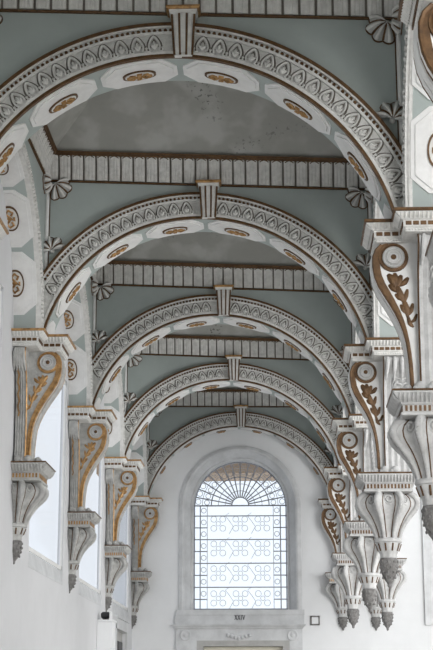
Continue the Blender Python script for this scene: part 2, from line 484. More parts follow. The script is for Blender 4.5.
# ------------------------------------------------------------------ transverse arches
R_IN, HALF = 1.865, 1.83
def transverse_arch(k):
    yf = YK[k] + 0.10
    depth = 0.5 if k < 5 else YE - yf - 0.002
    c = (XC, ZC)
    mp = ArchMap('x', c, yf)
    root = thing('transverse_arch', {
        1: 'nearest ornate arch over the aisle, crossing the top of the photo',
        2: 'second ornate arch over the aisle, just behind the nearest and largest one',
        3: 'middle one of the five ornate arches over the aisle, between the second and fourth',
        4: 'fourth ornate arch along the aisle, directly in front of the arch on the end wall',
        5: 'farthest and smallest ornate arch, set against the white end wall around the window'}[k], 'arch', (XC, yf, ENT))
    hx = HALF
    def tm(r):          # (right, left) end angles: cut off by the side walls or the entablatures
        lo = math.asin(min(1, max(0, (ENT - ZC + 0.006) / r)))
        return (max(tmin_of(r, XR + 0.015 - XC), lo), max(tmin_of(r, XC - XL + 0.015), lo))
    # soffit shell (grey-green) and core
    m_ = MB(); ring(m_, mp, R_IN, R_IN + 0.07, 0.0, depth, tm(R_IN), tm(R_IN + 0.07)); m_.build('soffit', M['teal'], root, smooth=40)
    # archivolt bands on the face
    m_ = MB()
    ring(m_, mp, R_IN + 0.004, R_IN + 0.30, -0.004, 0.033, tm(R_IN + 0.004), tm(R_IN + 0.30))
    ring(m_, mp, R_IN + 0.024, R_IN + 0.05, -0.020, 0.0, tm(R_IN + 0.024), tm(R_IN + 0.05))
    ring(m_, mp, R_IN + 0.205, R_IN + 0.228, -0.028, 0.0, tm(R_IN + 0.205), tm(R_IN + 0.228))
    ring(m_, mp, R_IN + 0.262, R_IN + 0.278, -0.040, 0.0, tm(R_IN + 0.262), tm(R_IN + 0.278))
    m_.build('archivolt', M['carved'], root, smooth=40)
    m_ = MB()
    ring(m_, mp, R_IN - 0.003, R_IN + 0.022, -0.022, 0.02, tm(R_IN), tm(R_IN + 0.022))
    m_.build('inner_gilt_fillet', M['brown'], root, smooth=40)
    m_ = MB()
    ring(m_, mp, R_IN + 0.276, R_IN + 0.304, -0.052, 0.03, tm(R_IN + 0.276), tm(R_IN + 0.304))
    m_.build('outer_gilt_fillet', M['brown'], root, smooth=40)
    # bead row with dark tarnished beads
    rb = R_IN + 0.246
    tr, tl = tm(rb + 0.02)
    n = int((PI - tr - tl) * rb / 0.047)
    m_ = MB()
    for i in range(n):
        t = tr + 0.01 + (PI - tr - tl - 0.02) * (i + 0.5) / n
        loc = lambda p, t=t: mp((t + p[0] / rb, rb + p[1], -p[2]))
        m_.lathe([(0.0165, 0.0), (0.0145, 0.02), (0.006, 0.027)], (0, 0, 0), 7, 'z', loc)
    m_.build('bead_row', M['brown'], root)
    # palmettes
    rp = R_IN + 0.128
    for side in (0, 1):
        a = 0.105
        while True:
            t = PI / 2 - a if side == 0 else PI / 2 + a
            lim = tm(rp + 0.05)[side] + 0.012
            if PI / 2 - a < lim: break
            pm = MB()
            palmette(pm, lambda p, t=t: mp((t + p[0] / rp * 1.18, rp + p[1] * 1.42, -0.004 - p[2] * 1.7)))
            po = pm.build('palmette', M['carved'], root, smooth=50)
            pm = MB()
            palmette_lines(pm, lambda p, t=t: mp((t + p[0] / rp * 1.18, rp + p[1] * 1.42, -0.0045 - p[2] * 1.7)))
            pm.build('shadow_gilt_outline', M['groove'], po)  # dark tubes draw the shadow around each loop, plus residual gilding
            a += 0.146 / rp
    # dark sunk ground behind the palmettes
    m_ = MB(); ring(m_, mp, R_IN + 0.052, R_IN + 0.204, -0.0055, 0.0, tm(R_IN + 0.052), tm(R_IN + 0.204)); m_.build('sunk_ground', M['ground'], root, smooth=40)
    # soffit panels with medallions
    bands = [PI / 2 + s * BANDSTEP for s in range(-3, 4)]
    if k < 5:
        soffit_panels(root, mp, R_IN, depth / 2, depth / 2 - 0.012, bands, med=(0.15, 0.085))
        for sg in (-1, 1):          # stub panels at the springings
            te = PI / 2 + sg * 3 * BANDSTEP
            m_ = MB(); plate(m_, mp, [(te + sg * 0.03, depth / 2 - 0.1, depth / 2 + 0.1), (te + sg * 0.085, 0.02, depth - 0.02), (te + sg * 0.12, 0.02, depth - 0.02)], R_IN + 0.004, R_IN - 0.014)
            m_.build('panel', M['white'], root)
    else:
        soffit_panels(root, mp, R_IN, depth / 2, depth / 2 - 0.01, bands, med=(0.1, 0.06))
    # keystone
    ks = MB()
    zb, zt = ZC + R_IN - 0.005, 7.345
    kx = XC + 0.045
    def kp(wb, wt, d0, d1, za, zt_): ks.prism([(kx - wb, yf - d0, za), (kx + wb, yf - d0, za), (kx + wb, yf - d1, za), (kx - wb, yf - d1, za)],
                                         [(kx - wt, yf - d0 - 0.05, zt_), (kx + wt, yf - d0 - 0.05, zt_), (kx + wt, yf - d1, zt_), (kx - wt, yf - d1, zt_)])
    kp(0.075, 0.095, 0.055, 0.0, zb, zt)
    kp(0.028, 0.036, 0.075, 0.05, zb + 0.02, zt)
    for s in (-1, 1):
        ks.prism([(kx + s * 0.045 - 0.013, yf - 0.07, zb + 0.02), (kx + s * 0.045 + 0.013, yf - 0.07, zb + 0.02), (kx + s * 0.045 + 0.013, yf - 0.05, zb + 0.02), (kx + s * 0.045 - 0.013, yf - 0.05, zb + 0.02)],
                 [(kx + s * 0.06 - 0.016, yf - 0.12, zt), (kx + s * 0.06 + 0.016, yf - 0.12, zt), (kx + s * 0.06 + 0.016, yf - 0.05, zt), (kx + s * 0.06 - 0.016, yf - 0.05, zt)])
    ko = ks.build('keystone', M['carved'], root)
    g = MB()
    for s in (-0.082, -0.028, 0.028, 0.082):
        g.tube([(kx + s * 0.92, yf - 0.066 if abs(s) < .05 else yf - 0.056, zb), (kx + s * 1.18, yf - 0.128 if abs(s) < .05 else yf - 0.106, zt)], 0.011, 5)
    g.build('gilt_line', M['brown'], ko)
    g = MB()
    sweep_poly(g, [(kx - 0.10, yf - 0.115), (kx + 0.10, yf - 0.115), (kx + 0.10, yf + 0.05), (kx - 0.10, yf + 0.05)],
               [(0.0, zt), (0.012, zt + 0.008), (0.018, zt + 0.03), (0.035, zt + 0.05), (0.035, zt + 0.062)])
    g.build('keystone_cap', M['carved'], ko)
    g = MB()
    sweep_poly(g, [(kx - 0.10, yf - 0.115), (kx + 0.10, yf - 0.115), (kx + 0.10, yf + 0.03), (kx - 0.10, yf + 0.03)], [(0.018, zt + 0.034), (0.036, zt + 0.036), (0.046, zt + 0.05), (0.046, zt + 0.064), (0.03, zt + 0.065)])
    g.build('gilt_edge', M['gilt'], ko)
    return root
BANDSTEP = math.radians(22.6)
M['ground'] = mat('sunk_stone_ground', (0.64, 0.635, 0.61), 0.8, var=0.28, vscale=20)
for k in range(1, 6): transverse_arch(k)

# spandrel walls over the transverse arches (grey-green), between the side walls
for k in range(1, 6):
    yf = YK[k] + 0.135; yb = YK[k] + 0.6 if k < 5 else YE
    r = R_IN + 0.09; mb = MB(); n = 40
    tr, tl = max(tmin_of(r, XR - XC), 0.25), max(tmin_of(r, XC - XL), 0.25)
    def pr(poly): mb.prism([(x, yf, z) for x, z in poly], [(x, yb, z) for x, z in poly], sag)
    for i in range(n):
        ta, tb = PI - tl - (PI - tl - tr) * i / n, PI - tl - (PI - tl - tr) * (i + 1) / n
        p0 = (XC + r * cos(ta), ZC + r * sin(ta)); p1 = (XC + r * cos(tb), ZC + r * sin(tb))
        pr([p0, p1, (p1[0], ZTOP - .1), (p0[0], ZTOP - .1)])
    struct(mb.build('wall_transverse', M['teal']))

# ------------------------------------------------------------------ side arches with panelled soffits
LR = 1.555; LZ = 5.56
def side_arch(k, side):
    yc = YK[k] + 0.35 + BAY / 2
    c = (yc, LZ)
    if side == 'left':
        mp = ArchMap('y', c, XL, -1); clip = [((XW + 0.001, 0, 0), (-1, 0, 0))]
    else:
        mp = ArchMap('y', c, XR, 1); clip = []
    if k == 4: clip = clip + [((0, YE - 0.002, 0), (0, 1, 0))]
    txt = {('left', 1): 'panelled wall arch at the left picture edge, rising from the nearest full gilt bracket',
           ('left', 2): 'panelled wall arch on the left above the nearest visible bright window',
           ('left', 3): 'panelled wall arch on the left between the third and fourth golden brackets',
           ('left', 4): 'small panelled wall arch on the left next to the end wall',
           ('right', 0): 'panelled arcade arch with gilt medallion at the upper right picture edge',
           ('right', 1): 'panelled arcade arch on the right seen behind the nearest full bracket',
           ('right', 2): 'panelled arcade arch on the right behind the second full bracket',
           ('right', 3): 'panelled arcade arch on the right behind the third full bracket',
           ('right', 4): 'last panelled arcade arch on the right, touching the end wall'}[(side, k)]
    root = thing('side_arch', txt, 'arch', (XL if side == 'left' else XR, yc, LZ))
    depth = 0.50
    m_ = MB(); ring(m_, mp, LR, LR + 0.05, 0.0, depth, 0, 0, 48); m_.build('soffit', M['teal'], root, clip, smooth=40)
    m_ = MB()
    ring(m_, mp, LR - 0.004, LR + 0.17, -0.012, 0.03, 0, 0, 48)
    ring(m_, mp, LR - 0.004, LR + 0.02, -0.03, 0.0, 0, 0, 48)
    ring(m_, mp, LR + 0.15, LR + 0.17, -0.03, 0.0, 0, 0, 48)
    m_.build('archivolt', M['carved'], root, clip, smooth=40)
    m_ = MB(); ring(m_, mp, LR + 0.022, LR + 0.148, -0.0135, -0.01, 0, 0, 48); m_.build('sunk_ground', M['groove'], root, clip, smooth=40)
    m_ = MB()
    n = 100
    for i in range(n):
        t = PI * (i + 0.5) / n
        loc = lambda p, t=t: mp((t + p[0] / LR, LR + 0.045 + p[1], -0.012 - p[2]))
        m_.lathe([(0.021, 0), (0.021, 0.018), (0.009, 0.032)], (0, 0, 0), 6, 'z', loc)
    m_.build('bead_row', M['carved'], root, clip)
    m_ = MB()
    n = 58
    for i in range(n):
        t = PI * (i + 0.5) / n
        loc = lambda p, t=t: mp((t + p[0] / LR, LR + 0.108 + p[1], -0.012 - p[2]))
        m_.tube([(-0.03, -0.028, 0.0), (-0.012, 0.02, 0.02), (0.012, 0.02, 0.02), (0.03, -0.028, 0.0)], 0.012, 4, loc)
    m_.build('leaf_row', M['carved'], root, clip)
    bands = [math.radians(q) for q in (5.4, 33.6, 61.8, 90, 118.2, 146.4, 174.6)]
    soffit_panels(root, mp, LR, depth / 2, depth / 2 - 0.008, bands, clip, med=(0.155, 0.10))
    # wall above the arch
    mb = MB(); n = 32; r = LR + 0.045; re = r * EX
    ya, yb = yc - BAY / 2, yc + BAY / 2
    xa, xb = (XL, XW - 0.02) if side == 'left' else (XR, XN)
    if k == 4: yb = YE
    def pr(poly): mb.prism([(xa, y, z) for y, z in poly], [(xb, y, z) for y, z in poly], sag)
    pr([(ya, LZ - 0.05), (yc - re, LZ - 0.05), (yc - re, ZTOP - .1), (ya, ZTOP - .1)])
    pr([(yc + re, LZ - 0.05), (yb, LZ - 0.05), (yb, ZTOP - .1), (yc + re, ZTOP - .1)])
    for i in range(n):
        a0, a1 = PI - PI * i / n, PI - PI * (i + 1) / n
        p0, p1 = (yc + re * cos(a0), LZ + r * EZ * sin(a0)), (yc + re * cos(a1), LZ + r * EZ * sin(a1))
        pr([p0, p1, (p1[0], ZTOP - .1), (p0[0], ZTOP - .1)])
    struct(mb.build('wall_%s_upper' % side, M['teal']))
for k in (1, 2, 3, 4): side_arch(k, 'left')
for k in (0, 1, 2, 3, 4): side_arch(k, 'right')
# plain upper walls beside the camera, out of the picture
mb = MB(); mb.box((XL, -6, 5.6), (XW - 0.02, YK[1] + 0.3, ZTOP - .02)); struct(mb.build('wall_left_upper', M['teal']))
mb = MB(); mb.box((XR, -6, 5.6), (XN, YK[0] + 0.3, ZTOP - .02)); struct(mb.build('wall_right_upper', M['teal']))

# corner mouldings where side walls meet the spandrels
for k in range(1, 6):
    for x, s in ((XL, 1), (XR, -1)):
        mb = MB()
        y = YK[k] + 0.135
        mb.tube([(x + s * 0.018, y - 0.018, 6.0), (x + s * 0.018, y - 0.018, 7.42)], 0.022, 8, sag)
        o = struct(mb.build('trim_corner', M['white']))
        mb = MB()
        mb.tube([(x + s * 0.046, y - 0.006, 6.0), (x + s * 0.046, y - 0.006, 7.42)], 0.006, 5, sag)
        mb.build('gilt_line', M['brown'], o)

# ------------------------------------------------------------------ fluted cornices and tray ceilings
CZ0, CZ1, CP = 7.405, 7.735, 0.10
CPROF = [(0.012, CZ0 + 0.02), (0.016, CZ0 + 0.08), (0.026, CZ0 + 0.16), (0.05, CZ0 + 0.24), (0.088, CZ0 + 0.30)]
def frieze_side(root, p0, p1, nrm):
    p0, p1, nrm = Vector(p0), Vector(p1), Vector(nrm)
    t = (p1 - p0).normalized(); L = (p1 - p0).length
    P = lambda s, o, z: sag((p0.x + t.x * s + nrm.x * o, p0.y + t.y * s + nrm.y * o, z))
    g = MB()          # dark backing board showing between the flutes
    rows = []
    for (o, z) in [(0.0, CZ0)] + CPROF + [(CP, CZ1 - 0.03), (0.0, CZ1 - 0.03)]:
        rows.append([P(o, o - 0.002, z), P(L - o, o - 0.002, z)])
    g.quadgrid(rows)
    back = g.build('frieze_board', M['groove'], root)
    m_ = MB()
    n = int(round(L / 0.145)); st = L / n
    for i in range(n):
        a = i * st + 0.010; b = (i + 1) * st - 0.010; c = (a + b) / 2
        rows = []
        for (o, z) in CPROF:
            lo, hi = o * 1.0, L - o * 1.0
            cl = lambda s: min(max(s, lo), hi)
            rows.append([P(cl(a), o, z), P(cl(a + 0.004), o + 0.016, z), P(cl(c - 0.036), o + 0.022, z), P(cl(c - 0.016), o + 0.017, z), P(cl(c - 0.012), o + 0.024, z), P(cl(c + 0.012), o + 0.024, z),
                         P(cl(c + 0.016), o + 0.017, z), P(cl(c + 0.036), o + 0.022, z), P(cl(b - 0.004), o + 0.016, z), P(cl(b), o, z)])
        bs = m_.quadgrid(rows)
        m_.f.append(tuple(range(bs, bs + 10)))
    m_.build('flutes', M['carved'], back)
    f_ = MB()         # thin gilt fillet under the flutes and cornice above
    f_.quadgrid([[P(o, o, z), P(L - o, o, z)] for (o, z) in ((0, CZ0 - 0.008), (0.024, CZ0 - 0.006), (0.03, CZ0 + 0.002), (0.024, CZ0 + 0.012), (0, CZ0 + 0.014))])
    f_.quadgrid([[P(o, o, z), P(L - o, o, z)] for (o, z) in ((0.07, CZ1 - 0.045), (0.118, CZ1 - 0.04), (0.124, CZ1 - 0.024), (0.07, CZ1 - 0.022))])
    nb = int(L / 0.05)
    for i in range(n):          # small gilt arches at the heads of the flutes
        a = (i + 0.5) * st
        if a < CP + 0.03 or a > L - CP - 0.03: continue
        f_.tube([P(a + 0.05 * u, 0.092 + 0.012 * (1 - abs(u)), CZ0 + 0.272 + 0.022 * (1 - u * u)) for u in (-1, -0.6, 0, 0.6, 1)], 0.007, 4)
    f_.build('gilt_fillet', M['brown'], back)
    f_ = MB()
    f_.quadgrid([[P(o, o, z), P(L - o, o, z)] for (o, z) in ((0.06, CZ1 - 0.028), (0.128, CZ1 - 0.022), (0.14, CZ1), (0.06, CZ1 + 0.004))])
    for i in range(nb):
        s = L * (i + 0.5) / nb
        f_.ball((p0.x + t.x * s + nrm.x * 0.022, p0.y + t.y * s + nrm.y * 0.022, CZ0 - 0.006), 0.008, sag, 5, 3)
    f_.build('top_moulding', M['brown'], back)

BAYNAME = ['bay nearest the camera, along the very top edge of the photo', 'bay between the nearest and second arches', 'bay between the second and third arches',
           'bay between the third and fourth arches', 'bay between the fourth arch and the end-wall arch']
for k in range(0, 5):
    ya, yb = YK[k] + 0.6, YK[k + 1] + 0.135
    root = thing('fluted_cornice', 'fluted cornice with gilt lines around the ' + BAYNAME[k], 'cornice', (XC, yb, CZ0))
    frieze_side(root, (XL, yb), (XR, yb), (0, -1))
    frieze_side(root, (XL, ya), (XL, yb), (1, 0))
    frieze_side(root, (XR, yb), (XR, ya), (-1, 0))
    if k > 0: frieze_side(root, (XR, ya), (XL, ya), (0, 1))
    # coved tray ceiling
    T = 0.95; H = 0.9
    cz = CZ1 - 0.004
    o0 = [(XL, ya), (XR, ya), (XR, yb), (XL, yb)]
    o1 = [(XL + 0.06, ya + 0.06), (XR - 0.06, ya + 0.06), (XR - 0.06, yb - 0.06), (XL + 0.06, yb - 0.06)]
    o2 = [(XL + 0.1 + T, ya + 0.1 + T), (XR - 0.1 - T, ya + 0.1 + T), (XR - 0.1 - T, yb - 0.1 - T), (XL + 0.1 + T, yb - 0.1 - T)]
    mb = MB()
    rows = [[(x, y, cz) for x, y in o0], [(x, y, cz) for x, y in o1], [(x, y, cz + H) for x, y in o2]]
    b = mb.quadgrid(rows, closed_u=True, fn=sag)
    mb.f.append(tuple(range(b + 8, b + 12)))
    ce = struct(mb.build('ceiling', M['ceiling']))
    g = MB()
    for i in range(4):
        for d in (-0.035, 0.035):
            a, c = Vector((*o1[i], cz - 0.006)), Vector((*o2[i], cz + H - 0.006))
            e = Vector((1 if i in (0, 2) else 1, -1 if i in (0, 2) else 1, 0)) * d
            e = Vector((d, -d, 0)) if i in (0, 2) else Vector((d, d, 0))
            g.tube([a + e, c + e], 0.012, 5, sag)
    for i in range(4):
        g.tube([(*o2[i], cz + H - 0.006), (*o2[(i + 1) % 4], cz + H - 0.006)], 0.012, 5, sag)
    g.build('gilt_hip_moulding', M['gilt'], ce)

# ------------------------------------------------------------------ shells in the corners
def shell(p, ux, uy, nrm, R, label, ang0=0.0):
    """fan shell: hinge at p, opening along ux (bisector), lying on the plane (ux, uy)"""
    ux, uy, nrm, p = Vector(ux), Vector(uy), Vector(nrm), Vector(p)
    p = Vector(sag(p))
    root = thing('shell_ornament', label, 'shell', tuple(p), 'gilt shells in the corners above the arches')
    nf, nt = 42, 6
    def pt(phi, t, lift=0.0):
        lob = abs(cos(phi * 4.5))
        rad = R * t * (0.86 + 0.14 * lob) * (1.15 if abs(phi) < 1 else 1.0)
        h = R * (0.10 + 0.52 * sin(PI * min(1, 0.12 + t * 0.85)) * (0.72 + 0.28 * lob)) * (1 if t < 1 else 0.6)
        return p + ux * (rad * cos(phi)) + uy * (rad * sin(phi)) + nrm * (h + lift)
    m_ = MB()
    rows = []
    for j in range(nt + 1):
        t = 0.06 + 0.94 * j / nt
        rows.append([pt(-1.75 + 3.5 * i / nf, t) for i in range(nf + 1)])
    rows.append([pt(-1.75 + 3.5 * i / nf, 1.0) - nrm * R * 0.3 for i in range(nf + 1)])
    m_.quadgrid(rows)
    m_.build('fan', M['stone'], root, smooth=60)
    g = MB()
    for q in range(-3, 4):
        phi = q * (PI / 4.5)
        if abs(phi) > 1.7: continue
        g.tube([pt(phi * (0.98 if abs(phi) > 1.5 else 1), t, 0.0) for t in (0.12, 0.35, 0.6, 0.85, 0.98)], lambda f: 0.006 + 0.012 * f, 6)
    g.build('rib', M['carved'], root, smooth=60)
    g = MB()
    for q in range(-2, 3):
        phi = q * PI / 4.5 + PI / 9 * 0
        phi = (q) * (PI / 4.5) + (PI / 9)
        if abs(phi) > 1.7: continue
        g.tube([pt(phi, t, 0.004) for t in (0.15, 0.4, 0.65, 0.9, 1.0)], 0.013, 5)
    g.tube([pt(-1.75 + 3.5 * i / nf, 1.0, -0.014) for i in range(nf + 1)], 0.014, 5)
    g.build('gilt_edge', M['brown'], root)
    m_ = MB(); m_.ball(tuple(p + nrm * R * 0.12), R * 0.2, None, 8, 5); m_.build('hinge', M['carved'], root, smooth=60)
s2 = math.sqrt(0.5)
for k in range(1, 6):
    y = YK[k] + 0.135
    nm = ORD[k - 1]
    for (x, s, sd) in ((XL, 1, 'left'), (XR, -1, 'right')):
        shell((x + s * 0.115, y, 7.36), (s * 0.55, 0, -0.835), (0.835 * s, 0, 0.55), (0, -1, 0), 0.155,
              'gilt-edged shell under the cornice in the upper %s corner over the %s arch' % (sd, nm))
        xx = x + s * 0.07
        zz = ZC + math.sqrt(2.335 ** 2 - (xx - XC) ** 2)
        shell((xx + s * 0.02, y, zz - 0.10), (s * -0.25, 0, 0.968), (0.968, 0, s * 0.25), (0, -1, 0), 0.145,
              'gilt-edged shell low in the %s corner, resting on the shoulder of the %s arch' % (sd, nm))
        if k > 1 or sd == 'right':
            shell((x, y - 0.15, 7.36), (0, -0.6, -0.8), (0, -0.8, 0.6), (s, 0, 0), 0.13,
                  'gilt-edged shell on the %s side wall under the cornice, in front of the %s arch' % (sd, nm))

# ------------------------------------------------------------------ hanging brackets
VZ = 5.262
def s_curve():
    return [(a, z - 0.082) for a, z in _S]
_S = [(0.10, 5.47), (0.40, 5.47), (0.455, 5.455), (0.50, 5.41), (0.522, 5.35), (0.524, 5.27), (0.510, 5.18), (0.480, 5.10), (0.440, 5.03), (0.393, 4.95),
            (0.350, 4.87), (0.315, 4.79), (0.288, 4.71), (0.268, 4.62), (0.257, 4.53), (0.249, 4.44), (0.245, 4.35), (0.243, 4.27), (0.243, 4.205)]

def pendant(root, fnw, cx, cb, ztop, r, big, clip, hw=None):
    """capital block, lobed body, neck and acorn; fnw maps local (a, b, z) to world; (cx, cb) local axis"""
    ax, by = (0.25, 0.28)
    if not big: ax, by = (0.30, 0.28)
    if hw: ax = hw
    poly = [(cx - ax, cb - by), (cx + ax, cb - by), (cx + ax, cb + by), (cx - ax, cb + by)]
    m_ = MB()
    sweep_poly(m_, poly, [(0.0, ztop - 0.205), (0.012, ztop - 0.20), (0.014, ztop - 0.18), (0.0, ztop - 0.172), (0.0, ztop - 0.118), (0.012, ztop - 0.112), (0.016, ztop - 0.10),
                          (0.03, ztop - 0.085), (0.058, ztop - 0.055), (0.074, ztop - 0.03), (0.076, ztop - 0.018), (0.082, ztop - 0.016), (0.082, ztop)], fnw)
    for (p, t, n, st) in along(poly, 0.045, 0.034):
        z = ztop - 0.066
        m_.tube([(p.x - n.x * 0.02, p.y - n.y * 0.02, z - 0.03), (p.x + n.x * 0.014, p.y + n.y * 0.014, z), (p.x + n.x * 0.032, p.y + n.y * 0.032, z + 0.035)], 0.010, 4, fnw)
    cap = m_.build('capital', side_mat(root), root, clip)
    m_ = MB()
    for (p, t, n, st) in along(poly, 0.0, 0.036, 0.01):
        h = st * 0.27
        q = [(p - t * h), (p + t * h)]
        m_.prism([(q[0].x, q[0].y, ztop - 0.168), (q[1].x, q[1].y, ztop - 0.168), (q[1].x + n.x * .006, q[1].y + n.y * .006, ztop - 0.168), (q[0].x + n.x * .006, q[0].y + n.y * .006, ztop - 0.168)],
                 [(q[0].x, q[0].y, ztop - 0.122), (q[1].x, q[1].y, ztop - 0.122), (q[1].x + n.x * .006, q[1].y + n.y * .006, ztop - 0.122), (q[0].x + n.x * .006, q[0].y + n.y * .006, ztop - 0.122)], fnw)
    sweep_poly(m_, poly, [(-0.01, ztop - 0.15), (-0.002, ztop - 0.15), (-0.002, ztop - 0.14), (-0.01, ztop - 0.14)], fnw)
    m_.build('gilt_dentils', M['gilt' if not big else 'brown'], cap, clip)
    m_ = MB()
    pl = offset_poly(poly, 0.084)
    m_.tube([(q.x, q.y, ztop - 0.008) for q in pl], 0.008, 4, fnw, closed=True)
    m_.build('top_edge', M['brown'], cap, clip)
    # lobed body
    zb = 0.50 if big else 0.46
    z0 = ztop - 0.2
    base = [(0.0, 0.74), (0.04, 0.84), (0.10, 0.94), (0.18, 1.0), (0.27, 0.985), (0.36, 0.91), (0.47, 0.75), (0.6, 0.605), (0.73, 0.49), (0.86, 0.41), (0.95, 0.37), (1.0, 0.355)]
    def rad(f):
        for i in range(len(base) - 1):
            if f <= base[i + 1][0]:
                a, b = base[i], base[i + 1]
                return r * (a[1] + (b[1] - a[1]) * (f - a[0]) / (b[0] - a[0]))
        return r * base[-1][1]
    def lob(t, h):
        f = min(1, max(0, -h / zb))
        return 1 - 0.33 * abs(cos(4 * t)) ** 0.8 * (1 - 0.55 * f) + 0.015
    m_ = MB()
    m_.lathe([(rad(q / 14), -zb * q / 14) for q in range(15)], (cx, cb, z0), 64, 'z', fnw, lob)
    body = m_.build('urn_body', side_mat(root), root, clip, smooth=60)
    # ribs along the lobes' crests, dark gilt lines on either side
    for q in range(8):
        t = 2 * PI * (q + 0.5) / 8
        pts = []
        for j in range(13):
            f = j / 12
            rr = rad(f) * 1.0 + 0.004
            pts.append((cx + rr * cos(t), cb + rr * sin(t), z0 - zb * f))
        m_ = MB(); m_.tube(pts, lambda f: 0.036 - 0.018 * f, 7, fnw)
        for j in range(16):    # slanting cord on the rib
            f = (j + 0.5) / 16
            rr = rad(f) + 0.004 + 0.030 - 0.015 * f
            dt = 0.055 * (1 - 0.3 * f)
            m_.tube([(cx + (rr - 0.006) * cos(t - dt), cb + (rr - 0.006) * sin(t - dt), z0 - zb * f + 0.012), (cx + rr * cos(t), cb + rr * sin(t), z0 - zb * f),
                     (cx + (rr - 0.006) * cos(t + dt), cb + (rr - 0.006) * sin(t + dt), z0 - zb * f - 0.012)], 0.007, 4, fnw)
        rb = m_.build('rib', side_mat(root), body, clip, smooth=60)
        m_ = MB()
        for s in (-1, 1):
            pts = []
            for j in range(11):
                f = 0.02 + 0.93 * j / 10
                tt = t + s * (0.15 + 0.02 * f)
                rr = rad(f) * lob(tt, -f * zb) + 0.003
                pts.append((cx + rr * cos(tt), cb + rr * sin(tt), z0 - zb * f))
            m_.tube(pts, 0.0055, 5, fnw)
        if rb is not None: m_.build('gilt_line', M['brown'], rb if False else body, clip)
    # spiral volutes tucked under the block, on each hollow
    for q in range(8):
        t = 2 * PI * q / 8
        f0 = 0.16
        rr = rad(f0) * lob(t, -f0 * zb) + 0.012
        c0 = Vector((cx + rr * cos(t), cb + rr * sin(t), z0 - zb * f0))
        et = Vector((-sin(t), cos(t), 0)); ez = Vector((0, 0, 1)); er = Vector((cos(t), sin(t), 0))
        m_ = MB()
        pts = []
        for j in range(22):
            a = j / 21 * 2 * PI * 1.7 + (PI * 1.1)
            ra = 0.058 * (1 - 0.75 * j / 21)
            pts.append(c0 + et * (ra * cos(a)) + ez * (ra * sin(a)) + er * (0.012 * j / 21))
        m_.tube(pts, 0.0085, 5, fnw)
        m_.build('volute', side_mat(root), body, clip, smooth=60)
    # neck: ring, fluted cup
    zn = z0 - zb
    nr = 0.148 if big else 0.135
    m_ = MB()
    m_.lathe([(nr * 0.86, 0.02), (nr, 0.008), (nr * 1.03, -0.008), (nr, -0.024), (nr * 0.9, -0.03)], (cx, cb, zn), 24, 'z', fnw)
    nk = m_.build('neck_ring', side_mat(root), root, clip, smooth=50)
    m_ = MB()
    nl = 0.13 if big else 0.11
    m_.lathe([(nr * 0.9, -0.028), (nr * 0.88, -0.05), (nr * 0.74, -0.028 - nl * 0.6), (nr * 0.60, -0.028 - nl), (nr * 0.62, -0.028 - nl - 0.02), (nr * 0.55, -0.05 - nl - 0.02)], (cx, cb, zn), 32, 'z', fnw,
             lambda t, h: 1 + 0.05 * cos(8 * t))
    m_.build('neck', side_mat(root), root, clip, smooth=50)
    m_ = MB()
    for q in range(10):
        t = 2 * PI * q / 10
        m_.tube([(cx + nr * 0.93 * cos(t), cb + nr * 0.93 * sin(t), zn - 0.04), (cx + nr * 0.74 * cos(t), cb + nr * 0.74 * sin(t), zn - 0.04 - nl * 0.6)], 0.009, 4, fnw)
    m_.lathe([(nr * 0.70, -0.05), (nr * 0.70, -0.06)], (cx, cb, zn), 20, 'z', fnw)
    m_.build('gilt_drop', M['brown'], nk, clip)
    # acorn finial
    zf = zn - 0.05 - nl
    L = 0.33 if big else 0.27
    fr = 0.098 if big else 0.09
    m_ = MB()
    prof = [(0.55, 0), (0.9, -0.04), (1.0, -0.12), (1.0, -0.28), (0.92, -0.45), (0.72, -0.62), (0.48, -0.76), (0.27, -0.85), (0.2, -0.9), (0.22, -0.94), (0.14, -0.98), (0.03, -1.0)]
    m_.lathe([(fr * a, L * h) for a, h in prof], (cx, cb, zf), 20, 'z', fnw, lambda t, h: 1 + 0.05 * cos(7 * t + h * 60))
    for q in range(4):
        for i in range(9):
            f = 0.16 + 0.17 * q
            ra = fr * (1.0 if f < 0.4 else 1.0 - 1.05 * (f - 0.4))
            t = 2 * PI * (i + 0.5 * (q % 2)) / 9
            m_.ball((cx + ra * cos(t), cb + ra * sin(t), zf - L * f), 0.012, fnw, 5, 3, 1.4)
    m_.build('finial', M['finial'], root, clip, smooth=60)

